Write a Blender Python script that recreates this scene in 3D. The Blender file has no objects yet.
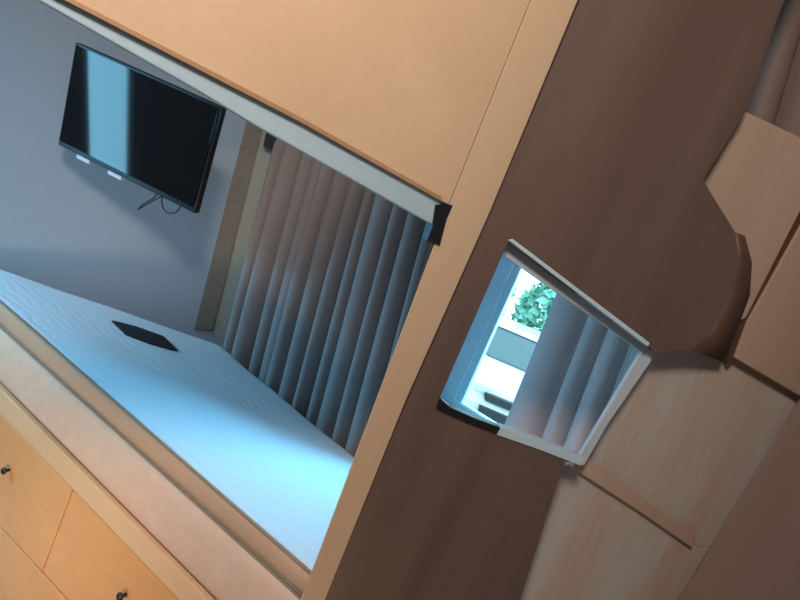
import bpy, bmesh, math, random
from mathutils import Vector as V, Matrix

C = bpy.context.scene.collection
R_ = math.radians
EYE = 1.38
FPX = 560.0
# ------------------------------------------------------------------ camera
p, r = R_(6), R_(23)
_R = V((1, 0, 0)); FWD = V((0, math.cos(p), -math.sin(p))); _U = V((0, math.sin(p), math.cos(p)))
CR = math.cos(r) * _R + math.sin(r) * _U
CU = -math.sin(r) * _R + math.cos(r) * _U
O = V((0, 0, EYE))
cam = bpy.data.objects.new('camera', bpy.data.cameras.new('camera'))
C.objects.link(cam)
m = Matrix((CR, CU, -FWD)).transposed().to_4x4(); m.translation = O
cam.matrix_world = m
cam.data.sensor_width = 36; cam.data.lens = FPX / 800 * 36
cam.data.clip_start = .02
bpy.context.scene.camera = cam

def ray(x, y): return FWD + CR * ((x - 400) / FPX) - CU * ((y - 300) / FPX)

class Plane:
    """A real plane of the room: vertical through a point with a compass direction, or level."""
    def __init__(s, pt, az=None):
        s.p = V(pt)
        if az is None: s.n = V((0, 0, 1)); s.d = V((1, 0, 0))
        else:
            a = R_(az); s.d = V((math.cos(a), math.sin(a), 0)); s.n = V((math.sin(a), -math.cos(a), 0))  # n faces the viewer
    def off(s, k):
        q = Plane(s.p + s.n * k); q.n = s.n; q.d = s.d; return q
    def at(s, x, y):
        d = ray(x, y); t = (s.p - O).dot(s.n) / d.dot(s.n); return O + d * t
    def pts(s, l): return [s.at(*q) for q in l]
    def uz(s, u, z):          # metres along the plane from its point, height above the floor
        q = s.p + s.d * u; return V((q.x, q.y, z))

# ------------------------------------------------------------------ materials
def nodes(name):
    mt = bpy.data.materials.new(name); mt.use_nodes = True
    nt = mt.node_tree; return mt, nt, nt.nodes['Principled BSDF']
def mat(name, col, rough=.5, metal=0, bump=0, scale=40, var=.0, spec=.5, **kw):
    mt, nt, b = nodes(name)
    b.inputs['Roughness'].default_value = rough; b.inputs['Metallic'].default_value = metal
    b.inputs['Specular IOR Level'].default_value = spec
    for k, v in kw.items(): b.inputs[k].default_value = v
    tc = nt.nodes.new('ShaderNodeTexCoord')
    ns = nt.nodes.new('ShaderNodeTexNoise'); ns.inputs['Scale'].default_value = scale; ns.inputs['Detail'].default_value = 4
    nt.links.new(tc.outputs['Object'], ns.inputs['Vector'])
    rp = nt.nodes.new('ShaderNodeValToRGB')
    a, z = rp.color_ramp.elements
    a.position, z.position = .3, .7
    a.color = [c * (1 - var) for c in col] + [1]; z.color = [min(1, c * (1 + var)) for c in col] + [1]
    nt.links.new(ns.outputs['Fac'], rp.inputs['Fac']); nt.links.new(rp.outputs['Color'], b.inputs['Base Color'])
    if bump:
        bp = nt.nodes.new('ShaderNodeBump'); bp.inputs['Strength'].default_value = bump; bp.inputs['Distance'].default_value = .004
        nt.links.new(ns.outputs['Fac'], bp.inputs['Height']); nt.links.new(bp.outputs['Normal'], b.inputs['Normal'])
    return mt
def wood(name, c1, c2, rough=.42, dirn='Z', streak=9, warp=.5, coat=0, rot=(0, 0, 0)):
    """laminate: long soft grain along one axis, plus fine fibres"""
    mt, nt, b = nodes(name)
    b.inputs['Roughness'].default_value = rough; b.inputs['Coat Weight'].default_value = coat; b.inputs['Coat Roughness'].default_value = .15
    tc = nt.nodes.new('ShaderNodeTexCoord')
    mp = nt.nodes.new('ShaderNodeMapping'); s = [1.0, 1.0, 1.0]; s['XYZ'.index(dirn)] = .09
    mp.inputs['Scale'].default_value = s; mp.inputs['Rotation'].default_value = rot
    nt.links.new(tc.outputs['Object'], mp.inputs['Vector'])
    n1 = nt.nodes.new('ShaderNodeTexNoise'); n1.inputs['Scale'].default_value = streak; n1.inputs['Detail'].default_value = 3; n1.inputs['Distortion'].default_value = warp
    n2 = nt.nodes.new('ShaderNodeTexNoise'); n2.inputs['Scale'].default_value = streak * 16; n2.inputs['Detail'].default_value = 3
    for n in (n1, n2): nt.links.new(mp.outputs['Vector'], n.inputs['Vector'])
    mx = nt.nodes.new('ShaderNodeMix'); mx.data_type = 'FLOAT'; mx.inputs[0].default_value = .28
    nt.links.new(n1.outputs['Fac'], mx.inputs[2]); nt.links.new(n2.outputs['Fac'], mx.inputs[3])
    rp = nt.nodes.new('ShaderNodeValToRGB'); rp.color_ramp.elements[0].position = .34; rp.color_ramp.elements[1].position = .66
    rp.color_ramp.elements[0].color = (*c1, 1); rp.color_ramp.elements[1].color = (*c2, 1)
    nt.links.new(mx.outputs[0], rp.inputs['Fac']); nt.links.new(rp.outputs['Color'], b.inputs['Base Color'])
    bp = nt.nodes.new('ShaderNodeBump'); bp.inputs['Strength'].default_value = .08; bp.inputs['Distance'].default_value = .002
    nt.links.new(n2.outputs['Fac'], bp.inputs['Height']); nt.links.new(bp.outputs['Normal'], b.inputs['Normal'])
    return mt
def quilt(name, col):
    mt, nt, b = nodes(name)
    b.inputs['Roughness'].default_value = .85; b.inputs['Sheen Weight'].default_value = .2
    b.inputs['Base Color'].default_value = (*col, 1)
    tc = nt.nodes.new('ShaderNodeTexCoord')
    mp = nt.nodes.new('ShaderNodeMapping'); mp.inputs['Rotation'].default_value = (0, 0, R_(30))
    nt.links.new(tc.outputs['Object'], mp.inputs['Vector'])
    w = nt.nodes.new('ShaderNodeTexWave'); w.wave_type = 'BANDS'; w.bands_direction = 'Y'
    w.inputs['Scale'].default_value = 9; w.inputs['Distortion'].default_value = 7; w.inputs['Detail'].default_value = 1.5; w.inputs['Detail Scale'].default_value = .9
    nt.links.new(mp.outputs['Vector'], w.inputs['Vector'])
    n = nt.nodes.new('ShaderNodeTexNoise'); n.inputs['Scale'].default_value = 260
    nt.links.new(tc.outputs['Object'], n.inputs['Vector'])
    mm = nt.nodes.new('ShaderNodeMath'); mm.operation = 'POWER'; mm.inputs[1].default_value = .35
    nt.links.new(w.outputs['Fac'], mm.inputs[0])
    ad = nt.nodes.new('ShaderNodeMath'); ad.operation = 'MULTIPLY_ADD'; ad.inputs[1].default_value = .5
    nt.links.new(n.outputs['Fac'], ad.inputs[0]); nt.links.new(mm.outputs[0], ad.inputs[2])
    bp = nt.nodes.new('ShaderNodeBump'); bp.inputs['Strength'].default_value = .34; bp.inputs['Distance'].default_value = .004
    nt.links.new(ad.outputs[0], bp.inputs['Height']); nt.links.new(bp.outputs['Normal'], b.inputs['Normal'])
    return mt
def emis(name, col, s):
    mt, nt, b = nodes(name); b.inputs['Base Color'].default_value = (*col, 1)
    b.inputs['Emission Color'].default_value = (*col, 1); b.inputs['Emission Strength'].default_value = s; return mt

BEECH = wood('beech_laminate', (.63, .43, .28), (.70, .49, .325), .45, 'X', 5)
BEECH_V = wood('beech_upright', (.63, .44, .29), (.70, .495, .33), .45, 'Z', 5)
DRAWER = wood('drawer_laminate', (.66, .285, .10), (.74, .345, .13), .4, 'X', 4)
RAIL = wood('rail_laminate', (.68, .38, .19), (.76, .44, .23), .45, 'X', 5)
PANEL_SHADE = wood('shaded_panel_laminate', (.095, .060, .047), (.125, .083, .067), .42, 'Z', 7, .8)  # shade on the partition panel is put into this dark base colour
EDGE_GAP_SHADE = wood('dark_edge_gap_shade', (.07, .03, .02), (.10, .05, .035), .5, 'Z', 8)  # panel edge, and the strip that paints in the door gap shade
CAB = wood('cabinet_laminate', (.37, .255, .195), (.43, .305, .24), .35, 'Z', 5)
REFLECT_DOOR = wood('pale_door_reflection_bands', (.38, .27, .20), (.43, .415, .40), .28, 'Z', 8, .2)  # grey and orange bands paint in blurred reflections on the doors
BROWN_DOOR = wood('brown_door_laminate', (.21, .13, .10), (.27, .175, .135), .5, 'Z', 4)
WALLM = mat('wall_paint', (.38, .43, .49), .75, bump=.05, scale=60, var=.02)
FLOORM = wood('floor_laminate', (.25, .15, .09), (.34, .21, .13), .4, 'X', 6)
CEILM = mat('ceiling_paint', (.72, .70, .66), .8, var=.02)
QUILT = quilt('quilted_fabric', (.72, .79, .84))
BORDER = mat('mattress_border_fabric', (.56, .32, .19), .8, bump=.15, scale=120, var=.05)
PIPE = mat('piping_fabric', (.30, .20, .13), .8, var=.05)
DIVAN = mat('divan_fabric', (.72, .45, .31), .75, bump=.25, scale=25, var=.05)
def cloth(name, col, tr):
    mt = mat(name, col, .9, bump=.12, scale=300, var=.08); nt = mt.node_tree; b = nt.nodes['Principled BSDF']; o = nt.nodes['Material Output']
    t = nt.nodes.new('ShaderNodeBsdfTranslucent'); t.inputs['Color'].default_value = (min(1, col[0] * 1.25), col[1] * .9, col[2] * .8, 1)
    mx = nt.nodes.new('ShaderNodeMixShader'); mx.inputs[0].default_value = tr
    nt.links.new(b.outputs[0], mx.inputs[1]); nt.links.new(t.outputs[0], mx.inputs[2]); nt.links.new(mx.outputs[0], o.inputs[0]); return mt
CURT = cloth('curtain_fabric', (.33, .275, .268), .0)
CURT_LIT = cloth('lit_curtain_fabric', (.56, .47, .47), .22)  # same cloth as the long curtain, base lightened to paint in window light
CURT_DIM = cloth('shaded_curtain_fabric', (.17, .12, .105), .0)  # darkened base colour paints in the lack of light up here
BLIND = mat('lining_fabric', (.42, .42, .36), .9, var=.05)
TRIMB = mat('brown_trim', (.24, .19, .15), .6, var=.08)
BLACK = mat('black_plastic', (.008, .008, .009), .35, var=.1)
SCREEN = mat('tv_screen', (.002, .002, .003), .05, var=0)
PALE = mat('pale_profile', (.42, .55, .64), .45, var=.03)
WHITEP = mat('white_plastic', (.78, .80, .82), .4, var=.02)
METAL = mat('brushed_metal', (.45, .43, .40), .35, 1, var=.05)
KNOB = mat('dark_knob_metal', (.06, .05, .045), .35, .8, var=.1)
GREYM = mat('grey_bracket', (.5, .52, .54), .4, .3, var=.03)
LABELM = mat('label_fabric', (.012, .012, .016), .7, bump=.2, scale=200, var=.2)
EDGE_BAND = wood('brown_edging', (.38, .22, .12), (.46, .27, .15), .5, 'X', 6)
REVEAL = mat('grey_blue_frame_paint', (.42, .48, .55), .5, var=.03)
def glass(name):
    mt = bpy.data.materials.new(name); mt.use_nodes = True; nt = mt.node_tree; nt.nodes.clear()
    o = nt.nodes.new('ShaderNodeOutputMaterial'); mx = nt.nodes.new('ShaderNodeMixShader'); fr = nt.nodes.new('ShaderNodeFresnel'); fr.inputs['IOR'].default_value = 1.2
    t = nt.nodes.new('ShaderNodeBsdfTransparent'); t.inputs['Color'].default_value = (.9, .97, .98, 1); g = nt.nodes.new('ShaderNodeBsdfGlossy'); g.inputs['Roughness'].default_value = .02
    nt.links.new(fr.outputs[0], mx.inputs[0]); nt.links.new(t.outputs[0], mx.inputs[1]); nt.links.new(g.outputs[0], mx.inputs[2]); nt.links.new(mx.outputs[0], o.inputs[0]); return mt
GLASS = glass('window_glass')
CARW = mat('white_car_paint', (.85, .85, .85), .2, var=.01)
CARG = mat('car_glass', (.10, .16, .18), .1, var=.05)
CARD = mat('car_dark_grille', (.03, .035, .04), .4, var=.1)
RUBBER = mat('tyre_rubber', (.02, .02, .02), .8, var=.1)
ASPH = mat('asphalt', (.38, .40, .40), .9, var=.12, scale=8)
LEAF = mat('hedge_leaf', (.26, .58, .46), .7, var=.4, scale=3)
BARK = mat('bark', (.15, .11, .08), .9, var=.2)
RENDER = mat('house_render', (.75, .74, .70), .8, var=.04)
ROOFM = mat('roof_tile', (.32, .25, .23), .8, var=.15)
GLD = mat('house_glass', (.1, .15, .18), .1, var=.05)

# ------------------------------------------------------------------ mesh helpers
def link(name, bm, mt, parent=None, bevel=0, smooth=False):
    bmesh.ops.recalc_face_normals(bm, faces=bm.faces)
    me = bpy.data.meshes.new(name); bm.to_mesh(me); bm.free()
    me.materials.append(mt)
    o = bpy.data.objects.new(name, me); C.objects.link(o)
    if parent: o.parent = parent; o.matrix_parent_inverse = parent.matrix_world.inverted()
    if smooth:
        for q in me.polygons: q.use_smooth = True
    if bevel:
        b = o.modifiers.new('edge', 'BEVEL'); b.width = bevel; b.segments = 2; b.limit_method = 'ANGLE'; b.angle_limit = R_(40)
    return o
def prism(bm, pts, vec):
    a = [bm.verts.new(q) for q in pts]; b = [bm.verts.new(q + vec) for q in pts]
    bm.faces.new(a); bm.faces.new(b[::-1])
    for i in range(len(a)):
        j = (i + 1) % len(a); bm.faces.new((a[i], b[i], b[j], a[j]))
def slab(name, pl, px, depth, mt, parent=None, bevel=.002, vec=None):
    """board whose face lies on plane pl with the given outline, thickness going away from the viewer"""
    bm = bmesh.new(); prism(bm, pl.pts(px), vec or -pl.n * depth); return link(name, bm, mt, parent, bevel)
def poly(name, pts, vec, mt, parent=None, bevel=.002):
    bm = bmesh.new(); prism(bm, [V(q) for q in pts], V(vec)); return link(name, bm, mt, parent, bevel)
def holed(name, pl, outer, inner, depth, mt, parent=None):
    """board with a four-cornered opening; outer and inner are quads in the same order"""
    bm = bmesh.new()
    def ring(off):
        return [bm.verts.new(q + off) for q in pl.pts(outer)], [bm.verts.new(q + off) for q in pl.pts(inner)]
    o0, i0 = ring(V()); o1, i1 = ring(-pl.n * depth); n = 4
    for k in range(n):
        j = (k + 1) % n
        bm.faces.new((o0[k], o0[j], i0[j], i0[k])); bm.faces.new((o1[k], i1[k], i1[j], o1[j]))
        bm.faces.new((o0[k], o1[k], o1[j], o0[j])); bm.faces.new((i0[k], i0[j], i1[j], i1[k]))
    return link(name, bm, mt, parent)
def box(bm, c, s, M=None):
    mtx = Matrix.LocRotScale(V(c), None, V(s))
    if M is not None: mtx = M @ mtx
    bmesh.ops.create_cube(bm, size=1, matrix=mtx)
def tube(bm, pts, rad, n=8):
    rings = []
    for i, q in enumerate(pts):
        t = (pts[min(i + 1, len(pts) - 1)] - pts[max(i - 1, 0)]).normalized()
        a = t.orthogonal().normalized() if i == 0 else (a0 - t * a0.dot(t)).normalized()
        a0 = a; b = t.cross(a)
        rings.append([bm.verts.new(q + (a * math.cos(2 * math.pi * k / n) + b * math.sin(2 * math.pi * k / n)) * rad) for k in range(n)])
    for i in range(len(rings) - 1):
        for k in range(n):
            bm.faces.new((rings[i][k], rings[i][(k + 1) % n], rings[i + 1][(k + 1) % n], rings[i + 1][k]))
    bm.faces.new(rings[0][::-1]); bm.faces.new(rings[-1])
def spline(P, k=8):
    out = []
    for i in range(len(P) - 1):
        a, b, c, d = P[max(i - 1, 0)], P[i], P[i + 1], P[min(i + 2, len(P) - 1)]
        for s in range(k):
            t = s / k
            out.append(.5 * ((2 * b) + (c - a) * t + (2 * a - 5 * b + 4 * c - d) * t * t + (3 * b - a - 3 * c + d) * t ** 3))
    return out + [P[-1]]
def empty(name, loc, label, cat, group=None):
    o = bpy.data.objects.new(name, None); C.objects.link(o); o.location = loc; o.empty_display_size = .1
    o.matrix_world = Matrix.Translation(V(loc))
    return tag(o, label, cat, group)
def tag(o, label, cat, group=None):
    o['label'] = label; o['category'] = cat
    if group: o['group'] = group
    return o
def struct(o): o['kind'] = 'structure'; return o

# ------------------------------------------------------------------ planes of the room
MZ = .60
FL = -.30
TOPP = Plane((0, 0, MZ))                                      # mattress top
Bc = TOPP.at(228, 347); Ac = TOPP.at(0, 268); D0 = TOPP.at(0, 300); D1 = TOPP.at(311, 571)
az = lambda v: math.degrees(math.atan2(v.y, v.x))
AZ_TV = az(Bc - Ac); AZ_CW = az(TOPP.at(355, 450) - Bc); AZ_BF = az(D1 - D0)
TVW = Plane(Ac, AZ_TV + 9).off(-.08)
CW = Plane(Bc, AZ_CW).off(-.11)                               # curtain hang
WW = CW.off(-.09)                                             # inner face of the window wall
BF = Plane(D1, AZ_BF)                                         # front of the bed
PT = Plane(O + ray(447, 207) * 1.02, 38)                      # doorway frame, in the partition
post_r = PT.at(400, 415)
DP = Plane(V((post_r.x, post_r.y + .012, 0)), 10)             # dark partition panel

# ------------------------------------------------------------------ doorway frame
fr = empty('doorway_frame', (PT.at(315, 600).x, PT.at(315, 600).y, FL), 'light beech doorway frame with wide header around the bedroom view', 'doorway frame')
hz = -PT.n * .05
slab('header_board', PT, [(-190, -330), (660, -330), (575, -110), (449, 205), (441, 201), (300, 122), (64, 0), (-190, -134)], .05, BEECH, fr)
slab('post', PT, [(575, -110), (700, -260), (578, 0), (490, 212), (406, 400), (325, 600), (280, 720), (250, 720), (301, 600), (376, 400), (449, 205)], .045, BEECH_V, fr, .002, V((.012, 1, 0)) * .05)
P2 = PT.off(-.004)
t = slab('edge_trim', P2, [(64, 0), (300, 122), (441, 201), (438, 228), (256, 126), (200, 92), (45, 4), (-190, -118), (-190, -135)], .012, PALE, fr)
slab('edge_band', PT.off(.0015), [(64, 0), (300, 122), (441, 201), (442, 197), (301, 117), (66, -5), (-190, -140), (-190, -134)], .004, EDGE_BAND, fr, .0005)['label'] = 'thin brown edging above the pale trim'
t['label'] = 'pale grey edge trim under the header'
slab('gap_dark_patch', PT.off(.002), [(437, 205), (453, 205), (447, 219), (440, 246), (427, 241), (434, 224)], .02, BLACK, fr, .001)['label'] = 'black patch for the shaded gap at the header corner'  # black patch stands in for the dark gap between trim and post

# ------------------------------------------------------------------ dark partition panel with the look-through opening
dp = empty('partition_panel', (DP.p.x, DP.p.y, FL), 'wooden partition panel, coloured dark brown for its shade, with a square opening beside the beech post', 'partition')
op = [(508, 242), (650, 347), (583, 462), (437, 404)]
bm = bmesh.new()
out = [(650, -330), (900, -160), (782, 5), (745, 112), (703, 180), (735, 232), (740, 262), (728, 300), (712, 330), (692, 350), (655, 352)]
def add_face_strip(bm, faces_px, pl, depth):
    for f in faces_px: prism(bm, pl.pts(f), -pl.n * depth)
add_face_strip(bm, [
    [(640, -250), (575, -120), (455, 175), (508, 242), (650, 347), (655, 352), (692, 350), (712, 330), (728, 300), (740, 262), (735, 232), (703, 180), (745, 112), (782, 5), (880, -180)],
    [(455, 175), (290, 690), (437, 404), (508, 242)],
    [(437, 404), (290, 690), (270, 740), (480, 740), (520, 600), (552, 500), (565, 462), (583, 462)]], DP, .022)
bmesh.ops.remove_doubles(bm, verts=bm.verts, dist=.0004)
link('panel', bm, PANEL_SHADE, dp)
# curved thickness at the rounded corner
bm = bmesh.new()
Lc = DP.pts([(735, 232), (740, 262), (728, 300), (712, 330), (692, 350)])
Rc = DP.off(-.03).pts([(745, 236), (752, 262), (750, 295), (737, 330), (722, 362)])
a = [bm.verts.new(q) for q in Lc]; b = [bm.verts.new(q) for q in Rc]
a2 = [bm.verts.new(q - DP.n * .03) for q in Lc]; b2 = [bm.verts.new(q - DP.n * .02) for q in Rc]
for i in range(4):
    bm.faces.new((a[i], a[i + 1], b[i + 1], b[i])); bm.faces.new((a2[i], b2[i], b2[i + 1], a2[i + 1]))
    bm.faces.new((b[i], b[i + 1], b2[i + 1], b2[i])); bm.faces.new((a[i], a2[i], a2[i + 1], a[i + 1]))
bm.faces.new((a[0], b[0], b2[0], a2[0])); bm.faces.new((a[-1], a2[-1], b2[-1], b[-1]))
link('rounded_edge', bm, EDGE_GAP_SHADE, dp, 0, True)['label'] = 'rounded dark edge at the corner cut-out'
# opening trim
ot = DP.off(.003)
slab('opening_trim', ot, [(508, 240), (513, 239), (650, 343), (648, 347)], .02, PALE, dp, .001)['label'] = 'thin pale strip on the top edge of the opening'
slab('ledge', ot, [(497, 429), (503, 428), (545, 443), (584, 459), (581, 466), (540, 450), (497, 435)], .03, PALE, dp, .001)['label'] = 'pale ledge on the lower edge of the opening'
slab('reveal_frame', DP.off(-.024), [(500, 236), (656, 344), (652, 360), (608, 424), (584, 466), (577, 461), (605, 414), (642, 352), (506, 257)], .012, REVEAL, dp, .001)['label'] = 'white inner frame round the opening'
tag(slab('rubber_strip', DP.off(.006), [(441, 399), (451, 408), (476, 419), (501, 428), (498, 434), (470, 424), (436, 409)], .03, BLACK, None, .003),
    'thin black strip lying on the left end of the opening ledge', 'strip')

# ------------------------------------------------------------------ bed
bed = empty('bed_base', (BF.at(100, 560).x, BF.at(100, 560).y, FL), 'beech bed base with drawers and a padded beige side under the white mattress', 'bed')
UR = 1.62          # the bed runs on behind the partition a little
def u_of(q): return (q - BF.p).dot(BF.d)
def line(pl, a, b):   # a straight edge on the plane, as a function of distance along it
    A, B = pl.at(*a), pl.at(*b); ua, ub = u_of(A), u_of(B)
    return lambda u: A.z + (B.z - A.z) * (u - ua) / (ub - ua)
z0 = lambda u: MZ
z1 = line(BF, (84, 400), (298, 592)); BG = BF.off(.02); z2 = line(BG, (12, 400), (208, 600)); z3 = line(BG, (0, 413), (176, 597)); z4 = line(BG, (0, 528), (66, 600))
UL, URR = u_of(BF.at(-160, 230)), .035
def front(name, ua, ub, zt, zb, th, mt, parent, bevel=.003, base=0):
    n = 16; bm = bmesh.new(); rows = []
    q = [BF.uz(ua, zb(ua)), BF.uz(ub, zb(ub)), BF.uz(ub, zt(ub)), BF.uz(ua, zt(ua))]
    prism(bm, [v + BF.n * (base + th) for v in q], -BF.n * th)
    return link(name, bm, mt, parent, bevel)
def padded(name, ua, ub, zt, zb, bulge, mt, parent, seed, wr=.0015, back=.06):
    """upholstered band: swells between its two seams, with soft wrinkles"""
    rd = random.Random(seed); nu, nv = 90, 14; bm = bmesh.new(); g = []
    ph = [(rd.uniform(8, 40), rd.uniform(0, 6), rd.uniform(-25, 25)) for _ in range(5)]
    for i in range(nu + 1):
        u = ua + (ub - ua) * i / nu; col = []
        for j in range(nv + 1):
            s = j / nv; z = zb(u) + (zt(u) - zb(u)) * s
            o = bulge * (1 - abs(2 * s - 1) ** 2.6) ** .6 + wr * sum(math.sin(a * u + b + c * z) for a, b, c in ph) * math.sin(math.pi * s)
            col.append(bm.verts.new(BF.uz(u, z) + BF.n * o))
        g.append(col)
    for i in range(nu):
        for j in range(nv): bm.faces.new((g[i][j], g[i + 1][j], g[i + 1][j + 1], g[i][j + 1]))
    e = [bm.verts.new(BF.uz(u, f(u)) - BF.n * back) for u, f in ((ua, zb), (ub, zb), (ub, zt), (ua, zt))]
    bm.faces.new((e[0], e[3], e[2], e[1]))
    bm.faces.new([g[i][0] for i in range(nu, -1, -1)] + [e[0], e[1]]); bm.faces.new([g[i][nv] for i in range(nu + 1)] + [e[2], e[3]])
    bm.faces.new([g[0][j] for j in range(nv + 1)] + [e[3], e[0]]); bm.faces.new([g[nu][j] for j in range(nv, -1, -1)] + [e[1], e[2]])
    return link(name, bm, mt, parent, 0, True)
padded('side_padding', UL, URR, lambda u: z1(u) - .004, z2, .018, DIVAN, bed, 3)['label'] = 'beige padded side'
front('top_rail', UL, URR, z2, z3, .022, RAIL, bed, .004)
us = [u_of(BG.at(58, 528)), ]
dw = us[0] - u_of(BF.at(-70, 400))
zg = lambda u: z3(u) - .004
def knob(parent, u, z):
    bm = bmesh.new(); c = BF.uz(u, z) + BF.n * .02
    tube(bm, [c, c + BF.n * .006, c + BF.n * .012], .005, 12)
    bmesh.ops.create_uvsphere(bm, u_segments=16, v_segments=10, radius=.012, matrix=Matrix.Translation(c + BF.n * .018) @ BF.n.to_track_quat('Z', 'Y').to_matrix().to_4x4() @ Matrix.Diagonal((1, 1, .6, 1)))
    o = link('knob', bm, KNOB, parent, 0, True); return o
edges = [UL, us[0] - 2 * dw, us[0] - dw, us[0], us[0] + dw * .93, URR]
kx = {3: BF.off(.04).at(119, 597), 2: BF.off(.04).at(3, 471)}
edges = [e for e in edges]
for i in range(5):
    ua, ub = edges[i] + .002, edges[i + 1] - .002
    if ub - ua < .04: continue
    d = front('drawer', ua, ub, zg, lambda u: z4(u) + .003, .018, DRAWER, bed, .003)
    if i in kx: knob(d, u_of(kx[i]), kx[i].z)
front('plinth', UL, URR, z4, lambda u: FL, .02, DRAWER, bed)
# carcass behind the fronts
cn = [BF.uz(UL, 0), BF.uz(URR, 0)]
back = Plane(Bc, AZ_CW).off(.02)
endd = Plane(V((cn[1].x, cn[1].y, 0)), AZ_BF + 90)
def x2(p1, d1, p2, d2):
    k = ((p2.x - p1.x) * d2.y - (p2.y - p1.y) * d2.x) / (d1.x * d2.y - d1.y * d2.x); return V((p1.x + d1.x * k, p1.y + d1.y * k, 0))
A0 = x2(BF.p, BF.d, Bc, V((math.cos(R_(AZ_TV)), math.sin(R_(AZ_TV)), 0)))           # front corner at the television wall
B0 = V((Bc.x, Bc.y, 0)); C0 = x2(back.p, back.d, cn[1], endd.d); D0_ = cn[1]
def inset(P, k):
    c = sum(P, V()) / len(P); return [c + (q - c) * k for q in P]
ft = [A0, D0_, C0, B0]
bm = bmesh.new(); prism(bm, [V((q.x, q.y, FL)) for q in inset(ft, .955)], V((0, 0, .38 - FL))); link('carcass', bm, BEECH, bed)

# mattress: rounded-edge slab following the bed, soft and slightly crowned
mt_o = empty('mattress', (sum((q.x for q in ft)) / 4, sum((q.y for q in ft)) / 4, .40), 'white quilted mattress on the beech bed base below the television', 'mattress')
def bil(u, v):
    a = A0.lerp(D0_, u); b = B0.lerp(C0, u); return a.lerp(b, v)
bm = bmesh.new(); nu, nv = 96, 64; RAD = .035; g = []; rd = random.Random(5)
Lu, Lv = (D0_ - A0).length, (B0 - A0).length
def prof(d):       # height lost near an edge
    return 0 if d > RAD else RAD - math.sqrt(max(0, RAD * RAD - (RAD - d) ** 2))
def ease(i, n):    # denser towards the edges
    s = i / n; return .5 - .5 * math.cos(math.pi * s)
for i in range(nu + 1):
    col = []
    for j in range(nv + 1):
        u, v = ease(i, nu), ease(j, nv); q = bil(u, v)
        df, dbk, dl, dr = v * Lv, (1 - v) * Lv, u * Lu, (1 - u) * Lu
        drop = max(prof(df) * .35, prof(dbk * .4) * 1.1, prof(dl), prof(dr))
        crown = .006 * math.sin(math.pi * u) * math.sin(math.pi * v)
        wav = .0022 * (math.sin(14 * q.x + 5 * math.sin(6 * q.y)) + math.sin(17 * q.y - 4 * q.x)) * min(1, df / .1)
        col.append(bm.verts.new((q.x, q.y, MZ - .002 - drop + crown * min(1, df / .1) + wav * .6)))
    g.append(col)
for i in range(nu):
    for j in range(nv): bm.faces.new((g[i][j], g[i + 1][j], g[i + 1][j + 1], g[i][j + 1]))
loop = [g[i][0] for i in range(nu + 1)] + [g[nu][j] for j in range(1, nv + 1)] + [g[i][nv] for i in range(nu - 1, -1, -1)] + [g[0][j] for j in range(nv - 1, 0, -1)]
low = [bm.verts.new((q.co.x, q.co.y, .42)) for q in loop]
for i in range(len(loop)):
    j = (i + 1) % len(loop); bm.faces.new((loop[i], low[i], low[j], loop[j]))
bm.faces.new(low[::-1])
link('cover', bm, QUILT, mt_o, 0, True)
padded('border', UL, URR, lambda u: MZ - .004, lambda u: z1(u) + .004, .012, BORDER, mt_o, 9, .0008, .012)['label'] = 'beige mattress border'
for k, f in enumerate((lambda u: z1(u) + .004, lambda u: z1(u) - .004)):
    bm = bmesh.new(); tube(bm, [BF.uz(UL + (URR - UL) * i / 40, f(UL + (URR - UL) * i / 40)) + BF.n * .003 for i in range(41)], .0035, 8)
    link('piping', bm, PIPE, mt_o, 0, True)
bm = bmesh.new(); tube(bm, [BF.uz(UL + (URR - UL) * i / 40, MZ - .004) + BF.n * .002 for i in range(41)], .004, 8)
link('piping', bm, PIPE, mt_o, 0, True)
LP = Plane((0, 0, MZ + .011))
bm = bmesh.new(); prism(bm, LP.pts([(112, 320), (136, 326), (164, 336), (178, 350), (150, 343), (126, 334)]), V((0, 0, -.006)))
link('label_patch', bm, LABELM, mt_o, .001)['label'] = 'black woven patch on the quilted top'

# ------------------------------------------------------------------ television
P = [V((-1.69, 2.40, .22)), V((-.94, 2.23, .19)), V((-.93, 2.32, -.25)), V((-1.69, 2.50, -.22))]
k = .895; c = sum(P, V()) / 4 * k + O
yaw, tilt, rol, w = R_(-13.7), R_(12), R_(-2), .775 * k
h = w / 1.72
a_ = V((math.cos(yaw), math.sin(yaw), 0)); n_ = V((math.sin(yaw), -math.cos(yaw), 0)); zz = V((0, 0, 1))
up = zz * math.cos(tilt) + n_ * math.sin(tilt)
e1 = a_ * math.cos(rol) + up * math.sin(rol); e2 = -a_ * math.sin(rol) + up * math.cos(rol); nn = e1.cross(e2); nn = nn if nn.dot(n_) > 0 else -nn
TM = Matrix((e1, e2, nn)).transposed().to_4x4(); TM.translation = c
tv = empty('television', c, 'black flat screen television on a wall bracket above the mattress', 'television')
bm = bmesh.new(); box(bm, (0, 0, -.018), (w, h, .03), TM); link('housing', bm, BLACK, tv, .004)
bm = bmesh.new(); box(bm, (0, .006, -.0015), (w - .02, h - .03, .005), TM); link('screen', bm, SCREEN, tv, .0005)['label'] = 'glossy black screen'
bm = bmesh.new(); box(bm, (0, 0, -.055), (w * .55, h * .6, .05), TM); link('rear_cover', bm, BLACK, tv, .01)
wall_c = V((c.x, c.y, 0)); dist = (wall_c - TVW.p).dot(TVW.n); wc = V((c.x, c.y, c.z - .02)) - TVW.n * dist
br = bmesh.new(); tube(br, [c - nn * .075, c - nn * .11 + V((0, 0, -.01)), wc + TVW.n * .04, wc + TVW.n * .004], .016, 10)
mb = link('wall_bracket', br, GREYM, tv, .0, True)
bm = bmesh.new(); Mw = Matrix((TVW.d, V((0, 0, 1)), TVW.n)).transposed().to_4x4(); Mw.translation = wc
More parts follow.
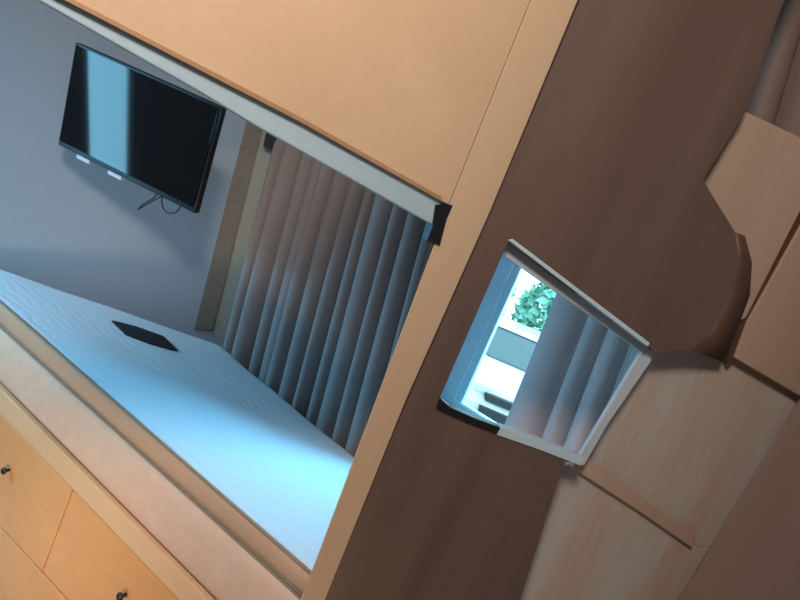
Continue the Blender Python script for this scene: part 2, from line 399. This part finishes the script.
box(bm, (0, 0, .007), (.14, .2, .012), Mw); link('wall_plate', bm, GREYM, mb, .002)
def onTV(x, y, z): return TM @ V((x * w, y * h, z))
for xs in (-.36, -.12):
    bm = bmesh.new(); box(bm, (xs * w + .03, -h / 2 - .008, -.022), (.07, .022, .02), TM); link('speaker_foot', bm, WHITEP, tv, .003)['label'] = 'pale block under the screen'
bm = bmesh.new()
tube(bm, spline([onTV(.22, -.46, -.03), onTV(.20, -.56, -.025), onTV(.15, -.66, -.02), onTV(.12, -.74, -.02), onTV(.145, -.70, -.015), onTV(.21, -.58, -.02), onTV(.25, -.50, -.03)]), .0028, 6)
link('cable', bm, BLACK, tv, 0, True)['label'] = 'black cable loop hanging below the screen'
bm = bmesh.new()
tube(bm, spline([onTV(.24, -.46, -.03), onTV(.26, -.58, -.025), onTV(.31, -.63, -.02), onTV(.37, -.58, -.02), onTV(.38, -.48, -.03)]), .0028, 6)
link('cable', bm, BLACK, tv, 0, True)

# ------------------------------------------------------------------ curtains and rail
def curtain(name, pl, TL, TR, BL, BR, folds, amp, mt, label, seed, group=None):
    """pleated cloth: folds = positions (0..1) of the valleys"""
    rd = random.Random(seed); bm = bmesh.new(); nu, nv = 16 * (len(folds) - 1), 30; g = []
    tl, tr, bl, br = pl.at(*TL), pl.at(*TR), pl.at(*BL), pl.at(*BR)
    amps = [rd.uniform(.75, 1.15) for _ in folds]; lean = [rd.uniform(-.25, .25) for _ in folds]; sh = [rd.uniform(-.012, .012) for _ in folds]
    for i in range(nu + 1):
        k, s = min(i // 16, len(folds) - 2), 0
        s = (i - 16 * k) / 16
        f0, f1 = folds[k], folds[k + 1]
        col = []
        for j in range(nv + 1):
            v = j / nv
            a, b = f0 + sh[k] * v * (0 < k), f1 + sh[k + 1] * v * (k + 1 < len(folds) - 1)
            u = a + (b - a) * (s - .06 * math.sin(2 * math.pi * s))
            o = amp * amps[k] * abs(math.sin(math.pi * (s + lean[k] * s * (1 - s)))) ** .55
            o *= .85 + .25 * v
            q = tl.lerp(tr, u).lerp(bl.lerp(br, u), v) + pl.n * o
            col.append(bm.verts.new(q))
        g.append(col)
    for i in range(nu):
        for j in range(nv): bm.faces.new((g[i][j], g[i + 1][j], g[i + 1][j + 1], g[i][j + 1]))
    o = link(name, bm, mt, None, 0, True); tag(o, label, 'curtain', group)
    sd = o.modifiers.new('cloth', 'SOLIDIFY'); sd.thickness = .002; sd.offset = -1
    return o
curtain('curtain', CW, (303, 100), (480, 182), (236, 400), (395, 500), [0, .07, .15, .22, .31, .38, .48, .56, .62, .72, .79, .87, .93, 1.0], .13, CURT, 'long grey pleated curtain behind the mattress', 2)
curtain('curtain', CW, (580, 240), (740, 335), (490, 470), (660, 560), [0, .24, .37, .52, .70, .86, 1.0], .09, CURT_LIT, 'grey pleated curtain seen through the partition opening beside the window glass', 4)
rl = empty('curtain_rail', CW.at(290, 110), 'black curtain rail end bracket at the wall corner above the curtain', 'curtain rail')
slab('bracket', TVW.off(.07), [(268, 128), (284, 136), (279, 153), (264, 146)], .05, BLACK, rl, .002)
bm = bmesh.new(); tube(bm, [CW.off(.02).at(272, 136), CW.off(.02).at(420, 195), CW.off(.02).at(640, 290)], .01, 10); link('rail', bm, BLACK, rl, 0, True)

# ------------------------------------------------------------------ room shell
H = 2.55
def zr(pl, u0, u1, za, zb):
    za = FL if za == 0 else za
    return [pl.uz(u0, za), pl.uz(u1, za), pl.uz(u1, zb), pl.uz(u0, zb)]
uB = lambda pl, q: (q - pl.p).dot(pl.d)
cor = x2(TVW.p, TVW.d, WW.p, WW.d)
XL = -2.75
cl = x2(TVW.p, TVW.d, V((XL, 0, 0)), V((0, 1, 0)))
struct(poly('wall_back', zr(TVW, uB(TVW, cl) - .05, uB(TVW, cor) + .02, FL, H), -TVW.n * .08, WALLM, None, 0))
# window wall, built round its opening
uc = uB(WW, cor)
wl, wr_ = uB(WW, WW.at(452, 330)), uB(WW, WW.at(690, 380))
wb, wt = WW.at(470, 425).z, WW.at(505, 235).z
wend = uB(WW, V((.95, 1.33, 0)))
wend = max(wend, wr_ + .02)
bm = bmesh.new()
for u0, u1, za, zb in ((uc, wl, 0, H), (wr_, wend, 0, H), (wl, wr_, 0, wb), (wl, wr_, wt, H)):
    prism(bm, zr(WW, u0, u1, za, zb), -WW.n * .12)
struct(link('wall_right', bm, WALLM))
# window unit
W1 = WW.off(-.08)
wn = bpy.data.objects.new('window_1', None); C.objects.link(wn); wn.location = W1.uz((wl + wr_) / 2, wb); wn.matrix_world = Matrix.Translation(wn.location); struct(wn)
bm = bmesh.new(); fw = .05
for u0, u1, za, zb in ((wl, wl + .085, wb, wt), (wr_ - fw, wr_, wb, wt), (wl + .085, wr_ - fw, wb, wb + .03), (wl + .085, wr_ - fw, wt - .05, wt)):
    prism(bm, zr(W1, u0, u1, za, zb), -W1.n * .035)
link('window_frame', bm, WHITEP, wn, .004)
bm = bmesh.new()
for u0, u1, za, zb in ((wl, wl + .004, wb, wt), (wl + .004, wr_, wt - .004, wt), (wl + .004, wr_, wb, wb + .004)):
    prism(bm, zr(WW.off(.002), u0, u1, za, zb), -WW.n * .08)
link('window_reveal', bm, WHITEP, wn)
bm = bmesh.new(); prism(bm, zr(W1.off(-.006), wl + .085, wl + .115, wb + .03, wt - .05), -W1.n * .02); link('window_sash', bm, WHITEP, wn, .004)
bm = bmesh.new(); prism(bm, zr(W1.off(-.018), wl + .085, wr_ - fw, wb + .03, wt - .05), -W1.n * .004); link('window_glass', bm, GLASS, wn)

# left wall with its window, beyond the frame of the photograph
YB = -1.6
WLx = Plane((XL, 0, 0), 90)      # runs along +y, faces +x
yl0, yl1, zl0, zl1 = 1.15, 1.49, .10, 1.65
bm = bmesh.new()
for u0, u1, za, zb in ((YB, yl0, 0, H), (yl1, cl.y, 0, H), (yl0, yl1, 0, zl0), (yl0, yl1, zl1, H)):
    prism(bm, zr(WLx, u0, u1, za, zb), V((-.07, 0, 0)))
struct(link('wall_left', bm, WALLM))
w2 = bpy.data.objects.new('window_2', None); C.objects.link(w2); w2.location = (XL, 1.25, zl0); w2.matrix_world = Matrix.Translation(w2.location); struct(w2)
bm = bmesh.new(); W2 = WLx.off(-.03)
for u0, u1, za, zb in ((yl0, yl0 + .04, zl0, zl1), (yl1 - .04, yl1, zl0, zl1), (yl0 + .04, yl1 - .04, zl0, zl0 + .04), (yl0 + .04, yl1 - .04, zl1 - .04, zl1)):
    prism(bm, zr(W2, u0, u1, za, zb), V((-.035, 0, 0)))
link('window_frame', bm, WHITEP, w2, .004)
bm = bmesh.new(); prism(bm, zr(W2.off(-.018), yl0 + .04, yl1 - .04, zl0 + .04, zl1 - .04), V((-.004, 0, 0))); link('window_glass', bm, GLASS, w2)
XR = 1.75
struct(poly('floor', [(XL - .1, YB - .1, FL - .05), (XR + .1, YB - .1, FL - .05), (XR + .1, 1.3, FL - .05), (cor.x + .05, cor.y + .06, FL - .05), (XL - .1, cl.y + .05, FL - .05)], (0, 0, .05), FLOORM, None, 0))
bm = bmesh.new(); we = WW.uz(wend, 0)
prism(bm, [V((XL - .1, YB - .1, H)), V((XR + .1, YB - .1, H)), V((XR + .1, we.y + .02, H)), V((we.x, we.y + .05, H)), V((cor.x + .02, cor.y + .06, H)), V((XL - .1, cl.y + .02, H))], V((0, 0, .06)))
struct(link('ceiling', bm, CEILM))
struct(poly('wall_front', [(XL - .1, YB, FL), (XR + .1, YB, FL), (XR + .1, YB, H), (XL - .1, YB, H)], (0, -.08, 0), WALLM, None, 0))
struct(poly('wall_side', [(XR, YB, FL), (XR, we.y, FL), (XR, we.y, H), (XR, YB, H)], (.08, 0, 0), WALLM, None, 0))
struct(poly('wall_end', [(we.x, we.y, FL), (XR + .08, we.y, FL), (XR + .08, we.y, H), (we.x, we.y, H)], (0, .08, 0), WALLM, None, 0))
# corner trim between the two bedroom walls
struct(slab('trim_1', TVW.off(.012), [(252, 100), (268, 108), (213, 330), (194, 330)], .01, TRIMB))
tag(slab('blind', TVW.off(.008), [(267, 106), (292, 106), (240, 350), (213, 334)], .006, BLIND), 'flat pale beige blind panel between the brown wall trim and the long curtain', 'blind')

# ------------------------------------------------------------------ right-hand cabinets
K = DP.off(-.035)
K2 = DP.off(-.06)
cab = empty('wardrobe', (K2.at(640, 600).x, K2.at(640, 600).y, FL), 'pale wood wardrobe with two stacked doors to the right of the opening', 'wardrobe')
slab('door', K2, [(649, 344), (660, 330), (740, 320), (860, 370), (900, 440), (900, 520), (700, 548), (590, 468), (582, 458)], .02, REFLECT_DOOR, cab)['label'] = 'upper door'
slab('body', K2.off(-.022), [(690, 352), (700, 336), (742, 328), (850, 374), (890, 445), (860, 540), (830, 735), (500, 735), (550, 600), (620, 478)], .045, CAB, cab)
slab('rail', K2.off(.012), [(578, 457), (586, 456), (696, 536), (692, 548), (640, 512), (572, 468)], .03, CAB, cab)['label'] = 'brown rail between the two doors'
slab('door', K2, [(560, 466), (584, 464), (700, 548), (860, 530), (840, 740), (440, 740), (500, 600), (540, 510)], .02, REFLECT_DOOR, cab)['label'] = 'lower door'
cup = empty('cupboard', (K.at(760, 200).x, K.at(760, 200).y, 0), 'light wood cupboard beyond the rounded corner of the dark panel', 'cupboard')
slab('door', K, [(745, 111), (802, 138), (860, 166), (860, 110), (806, 200), (746, 318), (700, 340), (690, 180)], .02, CAB, cup)
slab('gap_shade_strip', K.off(-.006), [(802, 190), (830, 150), (830, 190), (812, 215), (745, 350), (728, 366), (732, 340)], .02, EDGE_GAP_SHADE, cup)['label'] = 'dark strip for the shade between the doors'  # solid dark strip stands in for the shadow between the doors
slab('door', K, [(809, 212), (930, 10), (1060, 70), (960, 450), (800, 396), (735, 358), (748, 322)], .02, CAB, cup)
curtain('curtain', DP.off(-.16), (815, -140), (960, -100), (725, 160), (860, 200), [0, .2, .42, .62, .8, 1.0], .06, CURT_DIM, 'curtain, darkened to brown-grey for shade, in the upper right corner above the cupboard', 8)
NP = DP.off(.10)
tag(slab('cabinet_door', NP, [(806, 392), (1000, 50), (1100, 95), (960, 760), (600, 760), (680, 600)], .02, BROWN_DOOR, None, .001, V((.42, .9, 0)) * .02), 'plain brown cabinet door in the lower right corner', 'door')

# ------------------------------------------------------------------ outside, seen through the glass
GZ = -.75
struct(poly('ground', [(-14, -8, GZ - .1), (16, -8, GZ - .1), (16, 26, GZ - .1), (-14, 26, GZ - .1)], (0, 0, .1), ASPH, None, 0))
def car(loc, rz, label):
    o = empty('car', loc, label, 'car'); M = Matrix.Translation(V(loc)) @ Matrix.Rotation(rz, 4, 'Z')
    def sec(profile, hw, mt, name, parent=o, bev=.03):
        bm = bmesh.new(); prism(bm, [M @ V((-hw, a, b)) for a, b in profile], (M.to_3x3() @ V((2 * hw, 0, 0)))); return link(name, bm, mt, parent, bev)
    body = sec([(-2.0, .30), (-2.05, .55), (-1.95, .82), (-.95, .98), (-.55, 1.02), (1.4, 1.02), (2.05, .95), (2.1, .3)], .86, CARW, 'body', bev=.07)
    sec([(-.85, 1.0), (-.1, 1.45), (1.2, 1.47), (1.8, 1.0)], .64, CARG, 'cabin_glass', bev=.05)
    sec([(-.2, 1.42), (-.05, 1.50), (1.15, 1.52), (1.3, 1.42)], .70, CARW, 'roof', bev=.03)
    for s in (-1, 1):
        bm = bmesh.new(); prism(bm, [M @ V((s * .70 - .03, a, b)) for a, b in ((-.9, 1.0), (-.8, 1.0), (-.05, 1.46), (-.15, 1.46))], M.to_3x3() @ V((.06, 0, 0))); link('pillar', bm, CARW, o, .01)
    for za, zb in ((.62, .72), (.36, .54)):
        bm = bmesh.new(); prism(bm, [M @ V((x, -2.09, z)) for x, z in ((-.62, za), (.62, za), (.66, zb), (-.66, zb))], M.to_3x3() @ V((0, .15, 0))); link('grille', bm, CARD, o, .01)
    for s in (-1, 1):
        bm = bmesh.new(); box(bm, (s * .68, -1.97, .74), (.26, .12, .13), M); link('headlight', bm, WHITEP, o, .03)
        for y in (-1.35, 1.35):
            bm = bmesh.new(); bmesh.ops.create_cone(bm, cap_ends=True, segments=32, radius1=.32, radius2=.32, depth=.2, matrix=M @ Matrix.Translation((s * .78, y, .32)) @ Matrix.Rotation(math.pi / 2, 4, 'Y')); link('wheel', bm, RUBBER, o, .02)
    return o
g_dir = ray(505, 385); g_dir = V((g_dir.x, g_dir.y, 0))
cp = g_dir.normalized() * 9.4
car((cp.x, cp.y, GZ), math.atan2(g_dir.y, g_dir.x) - math.pi / 2 + .22, 'white car parked outside behind the window glass')
rd = random.Random(11)
def tree(x, y, h_, label):
    o = empty('tree', (x, y, GZ), label, 'tree', 'trees outside the window')
    bm = bmesh.new(); tube(bm, [V((x, y, GZ)), V((x + .05, y, GZ + h_ * .3)), V((x, y + .05, GZ + h_ * .7))], .12, 8); link('trunk', bm, BARK, o, 0, True)
    bm = bmesh.new()
    for _ in range(900):
        a = rd.uniform(0, 6.28); zz_ = rd.uniform(-1, 1); rr = (1 - zz_ * zz_) ** .5 * rd.uniform(.6, 1)
        q = V((x + math.cos(a) * rr * h_ * .34, y + math.sin(a) * rr * h_ * .34, GZ + h_ * .58 + zz_ * h_ * .4))
        d = V((rd.uniform(-1, 1), rd.uniform(-1, 1), rd.uniform(-1, 1))).normalized(); e = d.orthogonal().normalized(); s = rd.uniform(.1, .22)
        bm.faces.new([bm.verts.new(q + d * s), bm.verts.new(q + e * s * .6), bm.verts.new(q - d * s), bm.verts.new(q - e * s * .6)])
    link('foliage', bm, LEAF, o)
for k, (t_, s_, hh) in enumerate(((14, -1.7, 2.9), (14.5, .4, 2.8), (14, 2.7, 3.0))):
    gd = g_dir.normalized(); sd = V((gd.y, -gd.x, 0)); q = gd * t_ + sd * s_; tree(q.x, q.y, hh, 'pale green bushy tree behind the parked white car outside')

# ------------------------------------------------------------------ light
wd = bpy.data.worlds.new('sky'); bpy.context.scene.world = wd; wd.use_nodes = True
bg = wd.node_tree.nodes['Background']; bg.inputs['Color'].default_value = (.60, .88, 1.0, 1); bg.inputs['Strength'].default_value = 2.8
def area(name, loc, aim, sx, sy, power, col, spread=180):
    l = bpy.data.lights.new(name, 'AREA'); l.shape = 'RECTANGLE'; l.size = sx; l.size_y = sy; l.energy = power; l.color = col; l.spread = R_(spread)
    o = bpy.data.objects.new(name, l); C.objects.link(o); o.location = loc
    o.rotation_euler = (V(aim) - V(loc)).to_track_quat('-Z', 'Y').to_euler(); return o
# daylight from outside each window
area('daylight_pane', (XL - .16, 1.32, .9), (0, 1.32, .9), 1.0, 1.8, 62, (.26, .66, .95))
area('daylight_left', (XL - .42, 1.2, 1.75), (-1.2, 1.7, .9), .5, .5, 150, (.18, .60, 1.0))
q = W1.uz(wl + .25, (wb + wt) / 2 + .15) - W1.n * .30 + W1.d * .30
area('daylight_window', q, (-.7, 1.7, .55), .8, .8, 85, (.10, .58, 1.0))
# warm ceiling lamp behind the viewer
area('ceiling_lamp', (-.35, -.30, 2.45), (-.2, .9, .9), .4, .4, 35, (1.0, .87, .75))
area('aisle_fill', (-.75, .35, .15), (-.95, 1.7, .20), .4, .15, 2.6, (1.0, .78, .54), 90)  # added fill without a fixture, warms the bed front
area('low_fill', (.18, .35, .12), (.42, 1.2, .5), .3, .15, 1.8, (1.0, .74, .50))  # added low fill without a fixture, warms the lower panels
sc = bpy.context.scene
sc.view_settings.view_transform = 'Standard'; sc.view_settings.look = 'None'; sc.view_settings.gamma = 1; sc.view_settings.exposure = 0
sc.view_settings.use_curve_mapping = False
